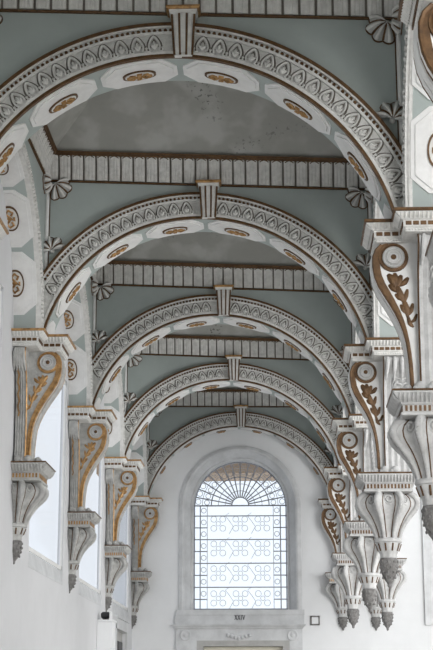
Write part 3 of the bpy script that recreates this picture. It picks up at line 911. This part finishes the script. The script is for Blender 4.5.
def side_mat(root): return M['stone'] if root.location.x < 0 else M['grey']
def console(root, fnw, hb, clip, left_side=True, a_shift=0.0, scale=1.0, name='console', second=True):  # flag picks the slimmer outline, stone and gilding of the left-wall brackets
    """S-scroll bracket whose outline lies in the (a, z) plane, half thickness hb in b"""
    curve = s_curve()
    if left_side: curve = [(a - 0.02 - 0.045 * min(1, max(0, (5.0 - z) / 0.45)) if a > 0.2 else a, z) for a, z in curve]
    out = curve
    poly = [(0.10, 4.123)] + [(a, z) for a, z in out]
    m_ = MB()
    # core plate
    core = [(a - (0.012 if i > 1 else 0), z) for i, (a, z) in enumerate(poly)]
    n = len(core)
    # build as strips between the back line a=0.10 and the curve
    rows = []
    for (a, z) in curve[1:]:
        a2 = a - 0.014
        rows.append([(0.10, -hb, z), (a2, -hb, z), (a2, hb, z), (0.10, hb, z)])
    b = m_.quadgrid(rows, closed_u=True, fn=fnw)
    m_.f.append((b, b + 1, b + 2, b + 3)); e = b + (len(rows) - 1) * 4; m_.f.append((e + 3, e + 2, e + 1, e))
    # moulded front edge: three ridges running down the S
    for bb, rr in ((-hb * 0.80, 0.03), (0, 0.04), (hb * 0.80, 0.03)):
        m_.tube([(a - 0.022, bb, z) for a, z in curve[1:]], rr, 7, fnw)
    co = m_.build(name, M['white'] if not left_side else M['stone'], root, clip, smooth=50)
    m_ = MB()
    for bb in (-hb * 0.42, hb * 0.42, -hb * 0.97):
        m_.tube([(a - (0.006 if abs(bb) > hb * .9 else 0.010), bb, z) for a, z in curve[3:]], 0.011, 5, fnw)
    m_.build('gilt_reed', M['gilt' if left_side else 'brown'], co, clip, smooth=50)
    # gilt band down both flanks
    for s in (-1, 1):
        m_ = MB()
        rows = []
        cc = curve[1:]
        inn = []
        for i, (a, z) in enumerate(cc):
            p0 = Vector(cc[max(0, i - 1)]); p1 = Vector(cc[min(len(cc) - 1, i + 1)])
            t = (p1 - p0).normalized(); nn = Vector((t.y, -t.x))   # inwards
            wd = 0.060 - (0.012 if left_side else 0.032) * min(1, max(0, (4.98 - z) / 0.4))
            inn.append((a + nn.x * wd, z + nn.y * wd))
        for (o, i_) in zip(cc, inn):
            o2 = (o[0] - 0.004, o[1])
            rows.append([(o2[0], s * (hb - 0.004), o2[1]), (o2[0], s * (hb + 0.012), o2[1]), (i_[0], s * (hb + 0.012), i_[1]), (i_[0], s * (hb - 0.004), i_[1])])
        b = m_.quadgrid(rows, closed_u=True, fn=fnw)
        m_.f.append((b, b + 1, b + 2, b + 3)); e = b + (len(rows) - 1) * 4; m_.f.append((e + 3, e + 2, e + 1, e))
        # band curls right round the volute
        m_.lathe([(0.122, s * -0.004), (0.122, s * 0.010), (0.116, s * 0.013), (0.001, s * 0.013)], (0.352, s * hb, VZ), 28, 'y', fnw)
        m_.tube([(0.352 + 0.114 * cos(2 * PI * j / 28), s * (hb + 0.012), VZ + 0.114 * sin(2 * PI * j / 28)) for j in range(28)], 0.011, 5, fnw, closed=True)
        m_.tube([(a - 0.008, s * (hb + 0.006), z) for a, z in cc[1:]], 0.014, 5, fnw)
        m_.build('gilt_band', M['gilt' if left_side else 'brown'], co, clip, smooth=50)
        # volute disc with turned rings and gilt eye
        m_ = MB()
        prof = [(0.092, 0.010), (0.092, 0.030), (0.082, 0.034), (0.076, 0.024), (0.062, 0.024), (0.056, 0.036), (0.048, 0.036), (0.042, 0.026), (0.028, 0.028), (0.001, 0.03)]
        m_.lathe([(r, s * h) for r, h in prof], (0.352, s * hb, VZ), 24, 'y', fnw)
        vo = m_.build('volute_disc', M['grey'], co, clip, smooth=40)
        m_ = MB()
        for r_ in (0.087, 0.066, 0.044):
            m_.tube([(0.352 + r_ * cos(2 * PI * j / 24), s * (hb + (0.033 if r_ > .08 else 0.027)), VZ + r_ * sin(2 * PI * j / 24)) for j in range(24)], 0.0036, 4, fnw, closed=True)
        m_.build('ring_groove', M['stone'], co, clip)
        m_ = MB(); m_.lathe([(0.024, s * 0.024), (0.022, s * 0.036), (0.008, s * 0.044)], (0.352, s * hb, VZ), 10, 'y', fnw); m_.build('gilt_eye', M['brown'], co, clip)
        # acanthus spray under the volute
        m_ = MB()
        leaf = [((0.40, 5.12), (0.365, 5.07), (0.335, 5.00), 0.040), ((0.29, 5.11), (0.315, 5.06), (0.335, 5.00), 0.034), ((0.345, 5.13), (0.34, 5.07), (0.33, 5.00), 0.036),
                ((0.235, 5.09), (0.265, 5.05), (0.31, 5.02), 0.026), ((0.395, 5.03), (0.36, 5.0), (0.32, 4.97), 0.028), ((0.335, 5.03), (0.305, 4.95), (0.27, 4.87), 0.034), ((0.345, 4.95), (0.315, 4.92), (0.28, 4.90), 0.022),
                ((0.245, 4.99), (0.26, 4.93), (0.275, 4.88), 0.024), ((0.285, 4.91), (0.255, 4.83), (0.25, 4.75), 0.030), ((0.305, 4.86), (0.285, 4.82), (0.255, 4.78), 0.020), ((0.205, 4.87), (0.22, 4.81), (0.245, 4.77), 0.022),
                ((0.25, 4.77), (0.235, 4.70), (0.205, 4.67), 0.020), ((0.175, 4.78), (0.195, 4.73), (0.225, 4.71), 0.016)]
        for (p, q, u, wd) in leaf:
            pts = [(p[0], s * (hb + 0.004), p[1]), ((p[0] + q[0]) / 2, s * (hb + 0.010), (p[1] + q[1]) / 2), (q[0], s * (hb + 0.012), q[1]), ((u[0] + q[0]) / 2, s * (hb + 0.008), (u[1] + q[1]) / 2), (u[0], s * (hb + 0.004), u[1])]
            if left_side: wd *= 0.68; pts = [(a * 0.9 - 0.012 - 0.045 * min(1, max(0, (5.05 - z) / 0.4)), b_, 5.06 + (z - 5.06) * 0.85) for a, b_, z in pts]
            m_.tube(pts, lambda f, wd=wd: 0.004 + wd * 0.78 * sin(PI * (0.12 + 0.8 * f)), 6, lambda p_: fnw((p_[0], s * hb + (p_[1] - s * hb) * 0.45, p_[2])))
        m_.build('acanthus_spray', M['gilt' if left_side else 'brown'], co, clip, smooth=60)
    # small toe scroll on the capital
    m_ = MB()
    m_.lathe([(0.034, -hb * 0.95), (0.04, -hb * 0.8), (0.04, hb * 0.8), (0.034, hb * 0.95)], (0.265 - (0.06 if left_side else 0), 0, 4.165), 12, 'y', fnw)
    m_.build('toe_scroll', M['carved'], co, clip, smooth=40)
    return co

def bracket(k, side, label, kind):
    """kind: 'wall' engaged in the left wall, 'free' hanging under the arcade, 'end' engaged in the end wall"""
    yc = YK[k] + 0.35
    if side == 'left':
        x0, s = XW, 1; xr = -2.45
    else:
        x0, s = 1.29, -1; xr = 0.8
    dz = -slope(yc) * (xr - XC)
    fnw = lambda p: (x0 + s * p[0], yc + p[1], p[2] + dz)
    zt = ENT
    clip = []
    if side == 'left': clip.append(((XW + 0.001, 0, 0), (-1, 0, 0)))
    if k == 5: clip.append(((0, YE - 0.001, 0), (0, 1, 0)))
    big = side == 'right' and k < 5
    root = thing('hanging_bracket', label, 'bracket', (x0 if side == 'left' else 1.15, yc, zt + dz), 'hanging scroll brackets along the aisle')
    zc0 = 4.125 + (0.0 if side == 'left' else 0.0)      # top of the pendant capital, before dz
    # entablature
    if side == 'left':
        poly = [(0.0, -0.52), (0.26, -0.52), (0.26, -0.23), (0.48, -0.23), (0.48, 0.23), (0.26, 0.23), (0.26, 0.52), (0.0, 0.52)]
    else:
        poly = [(-0.24, -0.52), (0.26, -0.52), (0.26, -0.23), (0.48, -0.23), (0.48, 0.23), (0.26, 0.23), (0.26, 0.52), (-0.24, 0.52)]
        poly = poly[:7] + [(0.26, 0.52), (-0.24, 0.52)]
        poly = [(-0.24, -0.52), (0.26, -0.52), (0.26, -0.23), (0.48, -0.23), (0.48, 0.23), (0.26, 0.23), (0.26, 0.52), (-0.24, 0.52)]
    m_ = MB()
    sweep_poly(m_, poly, [(0.0, zt - 0.175), (0.012, zt - 0.172), (0.014, zt - 0.145), (0.022, zt - 0.138), (0.030, zt - 0.132), (0.030, zt - 0.082), (0.044, zt - 0.076), (0.05, zt - 0.064), (0.072, zt - 0.050), (0.09, zt - 0.030), (0.094, zt - 0.026), (0.094, zt - 0.002)], fnw)
    for (p, t, n, st) in along(poly, 0.018, 0.026):
        m_.ball((p.x, p.y, zt - 0.157), 0.010, fnw, 5, 3)
    for (p, t, n, st) in along(poly, 0.066, 0.036):
        m_.tube([(p.x - n.x * 0.012, p.y - n.y * 0.012, zt - 0.072), (p.x + n.x * 0.01, p.y + n.y * 0.01, zt - 0.05), (p.x + n.x * 0.026, p.y + n.y * 0.026, zt - 0.028)], 0.010, 4, fnw)
    en = m_.build('entablature', M['carved'], root, clip)
    m_ = MB()
    sweep_poly(m_, poly, [(0.092, zt - 0.027), (0.104, zt - 0.024), (0.110, zt - 0.014), (0.110, zt), (0.09, zt + 0.001)], fnw)
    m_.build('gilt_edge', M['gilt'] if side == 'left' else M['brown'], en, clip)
    m_ = MB()
    for (p, t, n, st) in along(poly, 0.030, 0.058, 0.012):
        h = st * 0.39
        q0, q1 = p - t * h, p + t * h
        m_.prism([(q0.x, q0.y, zt - 0.124), (q1.x, q1.y, zt - 0.124), (q1.x + n.x * .008, q1.y + n.y * .008, zt - 0.124), (q0.x + n.x * .008, q0.y + n.y * .008, zt - 0.124)],
                 [(q0.x, q0.y, zt - 0.092), (q1.x, q1.y, zt - 0.092), (q1.x + n.x * .008, q1.y + n.y * .008, zt - 0.092), (q0.x + n.x * .008, q0.y + n.y * .008, zt - 0.092)], fnw)
    sweep_poly(m_, poly, [(0.022, zt - 0.112), (0.0285, zt - 0.112), (0.0285, zt - 0.104), (0.022, zt - 0.104)], fnw)
    m_.build('gilt_studs', M['brown'], en, clip)
    # pilaster core between entablature and capital
    ca0 = 0.0 if side == 'left' else -0.04
    m_ = MB()
    m_.box((ca0, -0.20, zc0 - 0.005), (0.12, 0.24, zt - 0.17), fnw)
    m_.box((ca0 + (0.02 if side == 'left' else 0.02), -0.25, zc0 - 0.005), (0.085, 0.28, zt - 0.17), fnw)
    if side == 'right':
        m_.box((-0.2, -0.20, zc0 + 0.2), (-0.03, 0.24, zt - 0.17), fnw)
    pc = m_.build('pilaster', M['grey' if side == 'right' else 'stone'], root, clip)
    m_ = MB()
    for aa in ((0.112,) if side == 'left' else (0.112, -0.03)):
        m_.tube([(aa, -0.208, zc0 + 0.01), (aa, -0.208, zt - 0.18)], 0.010, 5, fnw)
    pts = []
    for j in range(40):      # scalloped gilt line down the pilaster face
        f = j / 39
        pts.append(((0.030 if side == 'left' else 0.0) + 0.008 * sin(j * 1.6), -0.254, zt - 0.19 - f * (zt - zc0 - 0.22) * 0.62))
    m_.tube(pts, 0.008, 5, fnw)
    m_.build('gilt_line', M['gilt'] if side == 'left' else M['brown'], pc, clip)
    # frontal console carrying the side arch (faces along the arcade)
    m_ = MB()
    fa0, fa1 = (0.02, 0.13) if side == 'left' else (-0.22, 0.16)
    prof = [(0.46, zt - 0.175), (0.50, zt - 0.20), (0.505, zt - 0.25), (0.48, zt - 0.31), (0.43, zt - 0.37), (0.38, zt - 0.44), (0.34, zt - 0.55), (0.31, zt - 0.72), (0.29, zt - 0.95), (0.285, zt - 1.2), (0.29, zt - 1.36), (0.30, zc0)]
    rows = []
    nn_ = 9 if side == 'left' else 13
    for (bq, z) in prof:
        row = [(fa0, -0.18, z)]
        for j in range(nn_):
            f = j / (nn_ - 1)
            row.append((fa0 + (fa1 - fa0) * f, -bq + (0.016 if j % 2 else 0.0), z))
        row.append((fa1, -0.18, z))
        rows.append(row)
    m_.quadgrid(rows, fn=fnw)
    fc = m_.build('front_scroll', side_mat(root), root, clip, smooth=30)
    def bq_at(z):
        for (b0, z0), (b1, z1) in zip(prof, prof[1:]):
            if z1 <= z <= z0: return b0 + (b1 - b0) * (z0 - z) / (z0 - z1)
        return prof[-1][0]
    m_ = MB()
    zs = [zt - 0.18 - (zt - zc0 - 0.2) * j / 30 for j in range(31)]
    m_.tube([(fa1 + 0.004, -bq_at(z) + 0.012, z) for z in zs], 0.011, 5, fnw)
    m_.tube([(fa0 + 0.03 + 0.008 * sin(j * 1.9), -bq_at(z) - 0.002, z) for j, z in enumerate(zs[3:19])], 0.009, 5, fnw)
    m_.build('gilt_line', M['gilt'] if side == 'left' else M['brown'], fc if fc else root, clip)
    m_ = MB()                # acanthus leaves at its head
    w_ = fa1 - fa0
    for q in range(5):
        f = (q + 0.5) / 5
        aa = fa0 + w_ * f
        m_.tube([(aa, -0.50, zt - 0.19), (aa, -0.525, zt - 0.25), (aa + (f - .5) * .02, -0.50, zt - 0.33), (aa + (f - .5) * .05, -0.43, zt - 0.43)], lambda t: 0.006 + 0.018 * sin(PI * (0.15 + 0.8 * t)), 6, fnw)
    if side == 'right':
        for j in range(9):
            f = j / 8
            aa = fa0 + w_ * 0.5
            for sgn in (-1, 1):
                m_.tube([(aa, -0.40 + 0.09 * f, zt - 0.42 - 0.45 * f), (aa + sgn * (0.07 - 0.035 * f), -0.41 + 0.09 * f, zt - 0.40 - 0.45 * f), (aa + sgn * (0.10 - 0.06 * f), -0.385 + 0.09 * f, zt - 0.46 - 0.45 * f)], lambda t: 0.006 + 0.014 * sin(PI * (0.1 + 0.85 * t)), 5, fnw)
    m_.build('acanthus_leaf', side_mat(root), fc if fc else root, clip, smooth=60)
    console(root, lambda p: fnw((p[0], p[1] - 0.065, p[2])), 0.14, clip, left_side=(side == 'left'))
    # pebbly leaf scrolls at the foot
    m_ = MB()
    for (aa, bb, rr) in ((0.17, -0.27, 0.05), (0.06, -0.30, 0.045), (0.27, -0.22, 0.035)):
        m_.ball((aa, bb, zc0 + 0.035), rr, fnw, 8, 5)
        m_.ball((aa + 0.035, bb - 0.01, zc0 + 0.02), rr * 0.6, fnw, 7, 4)
    m_.build('foot_leaves', side_mat(root), root, clip, smooth=60)
    # pendant
    if side == 'left':
        pendant(root, fnw, 0.0, -0.02, zc0, 0.345, False, clip)
    else:
        pendant(root, fnw, 0.14 - {1: 0.07, 3: 0.03}.get(k, 0), -0.02, zc0, 0.345 if big else 0.33, big, clip, hw=0.25)
    return root

LB = ['', 'white and gilt scroll bracket on the left wall cut off by the left picture edge',
      'nearest full gilt scroll bracket on the left wall, left of the nearest bright window',
      'gilt scroll bracket on the left wall between the first and second bright windows',
      'gilt scroll bracket on the left wall just above the small white pillar',
      'gilt scroll bracket at the left corner of the end wall']
for k in range(1, 6): bracket(k, 'left', LB[k], 'wall')
RB = ['grey and brown scroll bracket peeping in at the upper right picture edge',
      'largest and nearest full hanging bracket on the right with brown scroll and volute',
      'second hanging bracket from the right edge, below and behind the largest one',
      'third hanging bracket from the right edge along the arcade',
      'fourth hanging bracket along the arcade, the last free-hanging one',
      'scroll bracket at the right side of the end wall under the farthest arch']
for k in range(0, 6): bracket(k, 'right', RB[k], 'free')

def lone_pendant(xc, yc, dz, big, clip, label, PW=0.16, PT=ENT, hw=None):
    root = thing('hanging_pendant', label, 'pendant', (xc, yc, ENT + dz), 'hanging scroll brackets along the aisle')
    fnw = lambda p: (xc + p[0], yc + p[1], p[2] + dz)
    m_ = MB()
    m_.box((-PW, -0.2, 4.12), (PW, 0.2, PT), fnw)
    m_.build('pilaster', M['white'], root, clip)
    m_ = MB()
    sweep_poly(m_, [(-PW - .01, -0.22), (PW + .01, -0.22), (PW + .01, 0.22), (-PW - .01, 0.22)], [(0.0, ENT - 0.175), (0.03, ENT - 0.13), (0.03, ENT - 0.08), (0.06, ENT - 0.03), (0.06, ENT)], fnw)
    m_.build('entablature', M['carved'], root, clip)
    pendant(root, fnw, 0, 0, 4.125, 0.335 if hw is None else hw + 0.08, big, clip, hw=hw)
lone_pendant(1.79, 26.45, -0.06, True, [], 'pendant with grey acorn right of the fourth hanging bracket, on the nave side', PW=0.231, PT=7.1)
lone_pendant(1.79, YE - 0.02, -0.02, False, [((0, YE - 0.001, 0), (0, 1, 0))], 'small pendant on the end wall right of the corner scroll bracket', PW=0.09, hw=0.21)

# ------------------------------------------------------------------ the arched end window
fr_pts = []
fr_pts.append((WX - 1, WB, -1, 0))
def jamb_path(n=28):
    """(x-direction, z, nx, nz): unit outward from the opening, param for radius"""
    p = [('l', WB), ('l', WS)]
    return p
def framepath(rad, y, n=28):
    pts = [(WX - rad, y, WB)]
    for i in range(n + 1):
        a = PI - PI * i / n
        pts.append((WX + rad * cos(a), y, WS + rad * sin(a)))
    pts.append((WX + rad, y, WB))
    return pts
mb = MB()
mb.quadgrid([framepath(WR2 + 0.02, YE - 0.004), framepath(WR2 + 0.015, YE - 0.03), framepath(WR2 - 0.05, YE - 0.045), framepath(WR2 - 0.09, YE - 0.03), framepath(WR2 - 0.095, YE + 0.0),
             framepath(WR + 0.06, YE + 0.10), framepath(WR + 0.05, YE + 0.16), framepath(WR, YE + 0.17), framepath(WR, YE + 0.45)])
wf = struct(mb.build('window_1', M['marble'], smooth=30))
mb = MB()
pg = framepath(WR + 0.01, YE + 0.40)
mb.prism(pg, [(x, y + 0.01, z) for x, y, z in pg]); mb.build('window_pane', M['glass'], wf)
mb = MB(); mb.box((WX - WR2 - 0.06, YE - 0.06, WB - 0.10), (WX + WR2 + 0.06, YE + 0.46, WB - 0.001)); mb.build('window_sill', M['marble'], wf)

# wrought-iron grille
gy = YE + 0.27
gr = MB()
T1, T2 = 0.012, 0.006
P3 = lambda x, z: (WX + x, gy, z)
ZB = WS + 0.04          # springing bar
gr.tube(framepath(WR - 0.015, gy), T1, 5)
gr.tube([P3(-WR, ZB), P3(WR, ZB)], T1 * 1.3, 5)
gr.tube([P3(-WR, WB + 0.03), P3(WR, WB + 0.03)], T1, 5)
def arc(rr, z, a0=0, a1=PI, n=24, r=T1):
    gr.tube([P3(rr * cos(a0 + (a1 - a0) * i / n), z + rr * sin(a0 + (a1 - a0) * i / n)) for i in range(n + 1)], r, 5)
for rr, tk in ((0.17, T1), (0.30, T2), (0.44, T2), (0.58, T1), (0.76, T2)): arc(rr, ZB, r=tk)
NS = 16
for i in range(1, NS):
    a = PI * i / NS
    gr.tube([P3(0.17 * cos(a), ZB + 0.17 * sin(a)), P3((WR - 0.03) * cos(a), ZB + (WR - 0.05) * sin(a))], T1 * 1.1, 5)
for i in range(NS):
    a = PI * (i + 0.5) / NS
    for rr, q in ((0.67, 0.05), (0.845, 0.055)):
        cx, cz = rr * cos(a), ZB + rr * sin(a)
        gr.tube([P3(cx + q * cos(2 * PI * j / 10), cz + q * sin(2 * PI * j / 10)) for j in range(10)], T2, 4, closed=True)
# lower lights: border bars, cross bars, scrolls
for x in (-0.80, -0.66, 0.66, 0.80):
    gr.tube([P3(x, WB), P3(x, ZB)], T1 if abs(x) > 0.7 else T2, 5)
z = WB + 0.22; i = 0
while z < ZB - 0.06:
    gr.tube([P3(-WR, z), P3(-0.66, z)], T1, 5); gr.tube([P3(WR, z), P3(0.66, z)], T1, 5)
    if i % 2 == 1: gr.tube([P3(-0.66, z), P3(0.66, z)], T1, 5)
    for s in (-1, 1):
        cx, cz = s * 0.73, z + 0.11
        gr.tube([P3(cx + 0.05 * cos(2 * PI * j / 10), cz + 0.05 * sin(2 * PI * j / 10)) for j in range(10)], T2, 4, closed=True)
    z += 0.235; i += 1
nrow = 4
for r_ in range(nrow):
    cz = WB + 0.24 + r_ * 0.49
    for cx in (-0.44, 0.0, 0.44):
        for (dx, dz, q) in ((0, 0, 0.045), (0.09, 0.09, 0.06), (-0.09, 0.09, 0.06), (0.09, -0.09, 0.06), (-0.09, -0.09, 0.06)):
            gr.tube([P3(cx + dx + q * cos(2 * PI * j / 10), cz + dz + q * sin(2 * PI * j / 10)) for j in range(10)], T2 * 0.8, 4, closed=True)
    for cx in (-0.22, 0.22):
        gr.tube([P3(cx, cz - 0.2), P3(cx + 0.08, cz - 0.06), P3(cx, cz + 0.06), P3(cx - 0.08, cz + 0.16), P3(cx, cz + 0.22)], T2 * 0.8, 4)
gr.build('grille', M['iron'], wf)
# eaves of the building outside, seen through the fanlight
mb = MB(); mb.box((-4, 32.0, 6.45), (3, 33.2, 7.2)); mb.box((-4, 31.9, 6.72), (3, 32.0, 7.0))
tag(mb.build('roof_eaves', M['tan']), 'tan roof eaves outside, seen through the top of the arched window', 'eaves')

# doorway under the window: numbered lintel, carved frieze
XS0, XS1 = WX - 1.335, WX + 1.285
dr = thing('door_surround', 'grey marble doorway surround with roman numeral under the arched window', 'doorway', (WX, YE, 0))
mb = MB()
mb.box((XS0 + 0.06, YE - 0.05, 3.13), (XS1 - 0.04, YE, WB - 0.102))
mb.build('numeral_slab', M['marble'], dr)
mb = MB()
sweep_poly(mb, [(XS0 + 0.08, YE - 0.07), (XS1 - 0.08, YE - 0.07), (XS1 - 0.08, YE - 0.003), (XS0 + 0.08, YE - 0.003)],
           [(0.0, 3.05), (0.02, 3.07), (0.03, 3.09), (0.06, 3.11), (0.07, 3.135)])
mb.build('cornice', M['marble'], dr, clip=[((0, YE - 0.001, 0), (0, 1, 0))])
mb = MB()
mb.box((XS0 + 0.08, YE - 0.045, DZ + 0.10), (XS1 - 0.08, YE, 3.055))
mb.box((XS0 + 0.08, YE - 0.06, 0), (DX0 - 0.13, YE, DZ + 0.10))
mb.box((DX1 + 0.13, YE - 0.06, 0), (XS1 - 0.08, YE, DZ + 0.10))
fz = mb.build('frieze', M['marble'], dr)
for x in (XS0 + 0.27, (XS0 + XS1) / 2, XS1 - 0.27):
    mb = MB()
    if abs(x - (XS0 + XS1) / 2) < 0.01:
        for i in range(7):
            mb.ball((x + (i - 3) * 0.07, YE - 0.05, 2.93 - 0.02 * (3 - abs(i - 3))), 0.042, None, 7, 4)
        mb.build('festoon', M['marble'], fz, smooth=60)
    else:
        mb.lathe([(0.11, 0), (0.11, -0.02), (0.09, -0.028), (0.07, -0.015), (0.04, -0.015), (0.03, -0.035), (0.005, -0.04)], (x, YE - 0.045, 2.93), 20, 'y')
        mb.build('rosette', M['marble'], fz, smooth=40)
mb = MB()
mb.box((DX0 - 0.13, YE - 0.055, DZ), (DX1 + 0.13, YE + 0.3, DZ + 0.11))
mb.box((DX0 - 0.13, YE - 0.055, 0), (DX0, YE + 0.3, DZ)); mb.box((DX1, YE - 0.055, 0), (DX1 + 0.13, YE + 0.3, DZ))
mb.build('jamb_frame', M['doorwood'], dr)
mb = MB(); mb.box((DX0, YE + 0.12, 0.0), (DX1, YE + 0.17, DZ)); struct(mb.build('door_1', M['cream']))
# numeral
def glyphs(txt, x, z, h, y, th=0.018):
    m_ = MB(); u = 0
    def bar(x0, z0, x1, z1, t_=th):
        d = Vector((x1 - x0, z1 - z0)).normalized(); n = Vector((-d.y, d.x)) * t_ / 2
        q = [(x0 + n.x, z0 + n.y), (x1 + n.x, z1 + n.y), (x1 - n.x, z1 - n.y), (x0 - n.x, z0 - n.y)]
        m_.prism([(x + a, y, z + b) for a, b in q], [(x + a, y + 0.006, z + b) for a, b in q])
    for ch in txt:
        if ch == 'X':
            bar(u, 0, u + h * .46, h, th); bar(u, h, u + h * .46, 0, th * 1.5); u += h * .46
        elif ch == 'I':
            bar(u + th, 0, u + th, h, th * 1.3); u += th * 2
        elif ch == 'V':
            bar(u, h, u + h * .24, 0, th * 1.5); bar(u + h * .48, h, u + h * .24, 0); u += h * .48
        u += h * 0.12
    return m_, u
g_, wid = glyphs('XXIV', 0, 0, 0.10, 0, 0.012)
g_, wid = glyphs('XXIV', WX + 0.0 - wid / 2, 3.225, 0.10, YE - 0.056, 0.012)
g_.build('numeral', M['ink'], dr)
# small square frame on the wall right of the doorway
mb = MB()
x0, x1, z0, z1 = 0.52, 0.70, 3.12, 3.30
for b_ in ((x0, x1, z0, z0 + 0.025), (x0, x1, z1 - 0.025, z1), (x0, x0 + 0.025, z0, z1), (x1 - 0.025, x1, z0, z1)):
    mb.box((b_[0], YE - 0.03, b_[2]), (b_[1], YE, b_[3]))
wb = thing('wall_box', 'small square grey-rimmed box on the end wall right of the doorway', 'box', (0.61, YE, 3.12))
mb.build('rim', M['finial'], wb)
mb = MB(); mb.box((x0 + 0.024, YE - 0.02, z0 + 0.024), (x1 - 0.024, YE, z1 - 0.024)); mb.build('cover', M['plaster'], wb)

# tall pale window frame on the far right of the end wall
mb = MB(); mb.box((2.74, YE - 0.08, 3.12), (2.95, YE, 6.2)); mb.box((2.95, YE - 0.05, 3.12), (3.7, YE, 6.2)); struct(mb.build('trim_1', M['marble']))

# ------------------------------------------------------------------ left wall door in the last bay, white pillar, lamp
dw = MB()
dw.box((-3.038, DOOR[0], 0), (-3.01, DOOR[1], DOOR[2] + 0.1))
d2 = struct(dw.build('door_2', M['doorwood']))
dw = MB()
for (ya, yb) in ((DOOR[0] + 0.1, (DOOR[0] + DOOR[1]) / 2 - 0.06), ((DOOR[0] + DOOR[1]) / 2 + 0.06, DOOR[1] - 0.1)):
    dw.box((-3.012, ya, 0.9), (-2.995, yb, 2.74))
dw.build('door_glazing', M['dark'], d2)
dw = MB()
dw.box((-3.03, DOOR[0] - 0.12, DOOR[2] - 0.06), (XW + 0.05, DOOR[1] + 0.12, DOOR[2] + 0.12)); dw.box((XW + 0.002, DOOR[0] - 0.14, DOOR[2] + 0.12), (XW + 0.08, DOOR[1] + 0.14, DOOR[2] + 0.16))
dw.box((XW + 0.001, DOOR[0] - 0.12, 0), (XW + 0.04, DOOR[0], DOOR[2])); dw.box((XW + 0.001, DOOR[1], 0), (XW + 0.04, DOOR[1] + 0.12, DOOR[2]))
dw.build('door_frame', M['marble'], d2)

pl = MB()
pl.box((XW + 0.002, 24.15, 0), (XW + 0.25, 24.6, 2.90)); pl.box((XW + 0.002, 24.13, 2.90), (XW + 0.265, 24.62, 2.93))
tag(pl.build('white_pillar', M['plaster'], bevel=0.006), 'plain white square pillar against the left wall, at the bottom of the photo', 'pillar')
sp = thing('spotlight', 'small black spotlight on top of the white pillar', 'lamp', (XW + 0.14, 24.3, 2.93))
mb = MB(); mb.lathe([(0.05, 0), (0.05, 0.015), (0.02, 0.02), (0.018, 0.06)], (XW + 0.12, 24.3, 2.93), 12); mb.build('foot', M['dark'], sp)
mb = MB(); mb.lathe([(0.04, 0.06), (0.055, 0.045), (0.055, -0.05), (0.035, -0.075)], (XW + 0.12, 24.3, 3.005), 12, 'x'); mb.build('lamp_head', M['dark'], sp, smooth=40)
mb = MB(); mb.box((XW + 0.19, 24.2, 2.93), (XW + 0.22, 24.35, 3.06)); mb.build('white_plate', M['plaster'], sp)

# drop helper properties
for o in list(scn.objects):
    if '_base' in o: del o['_base']
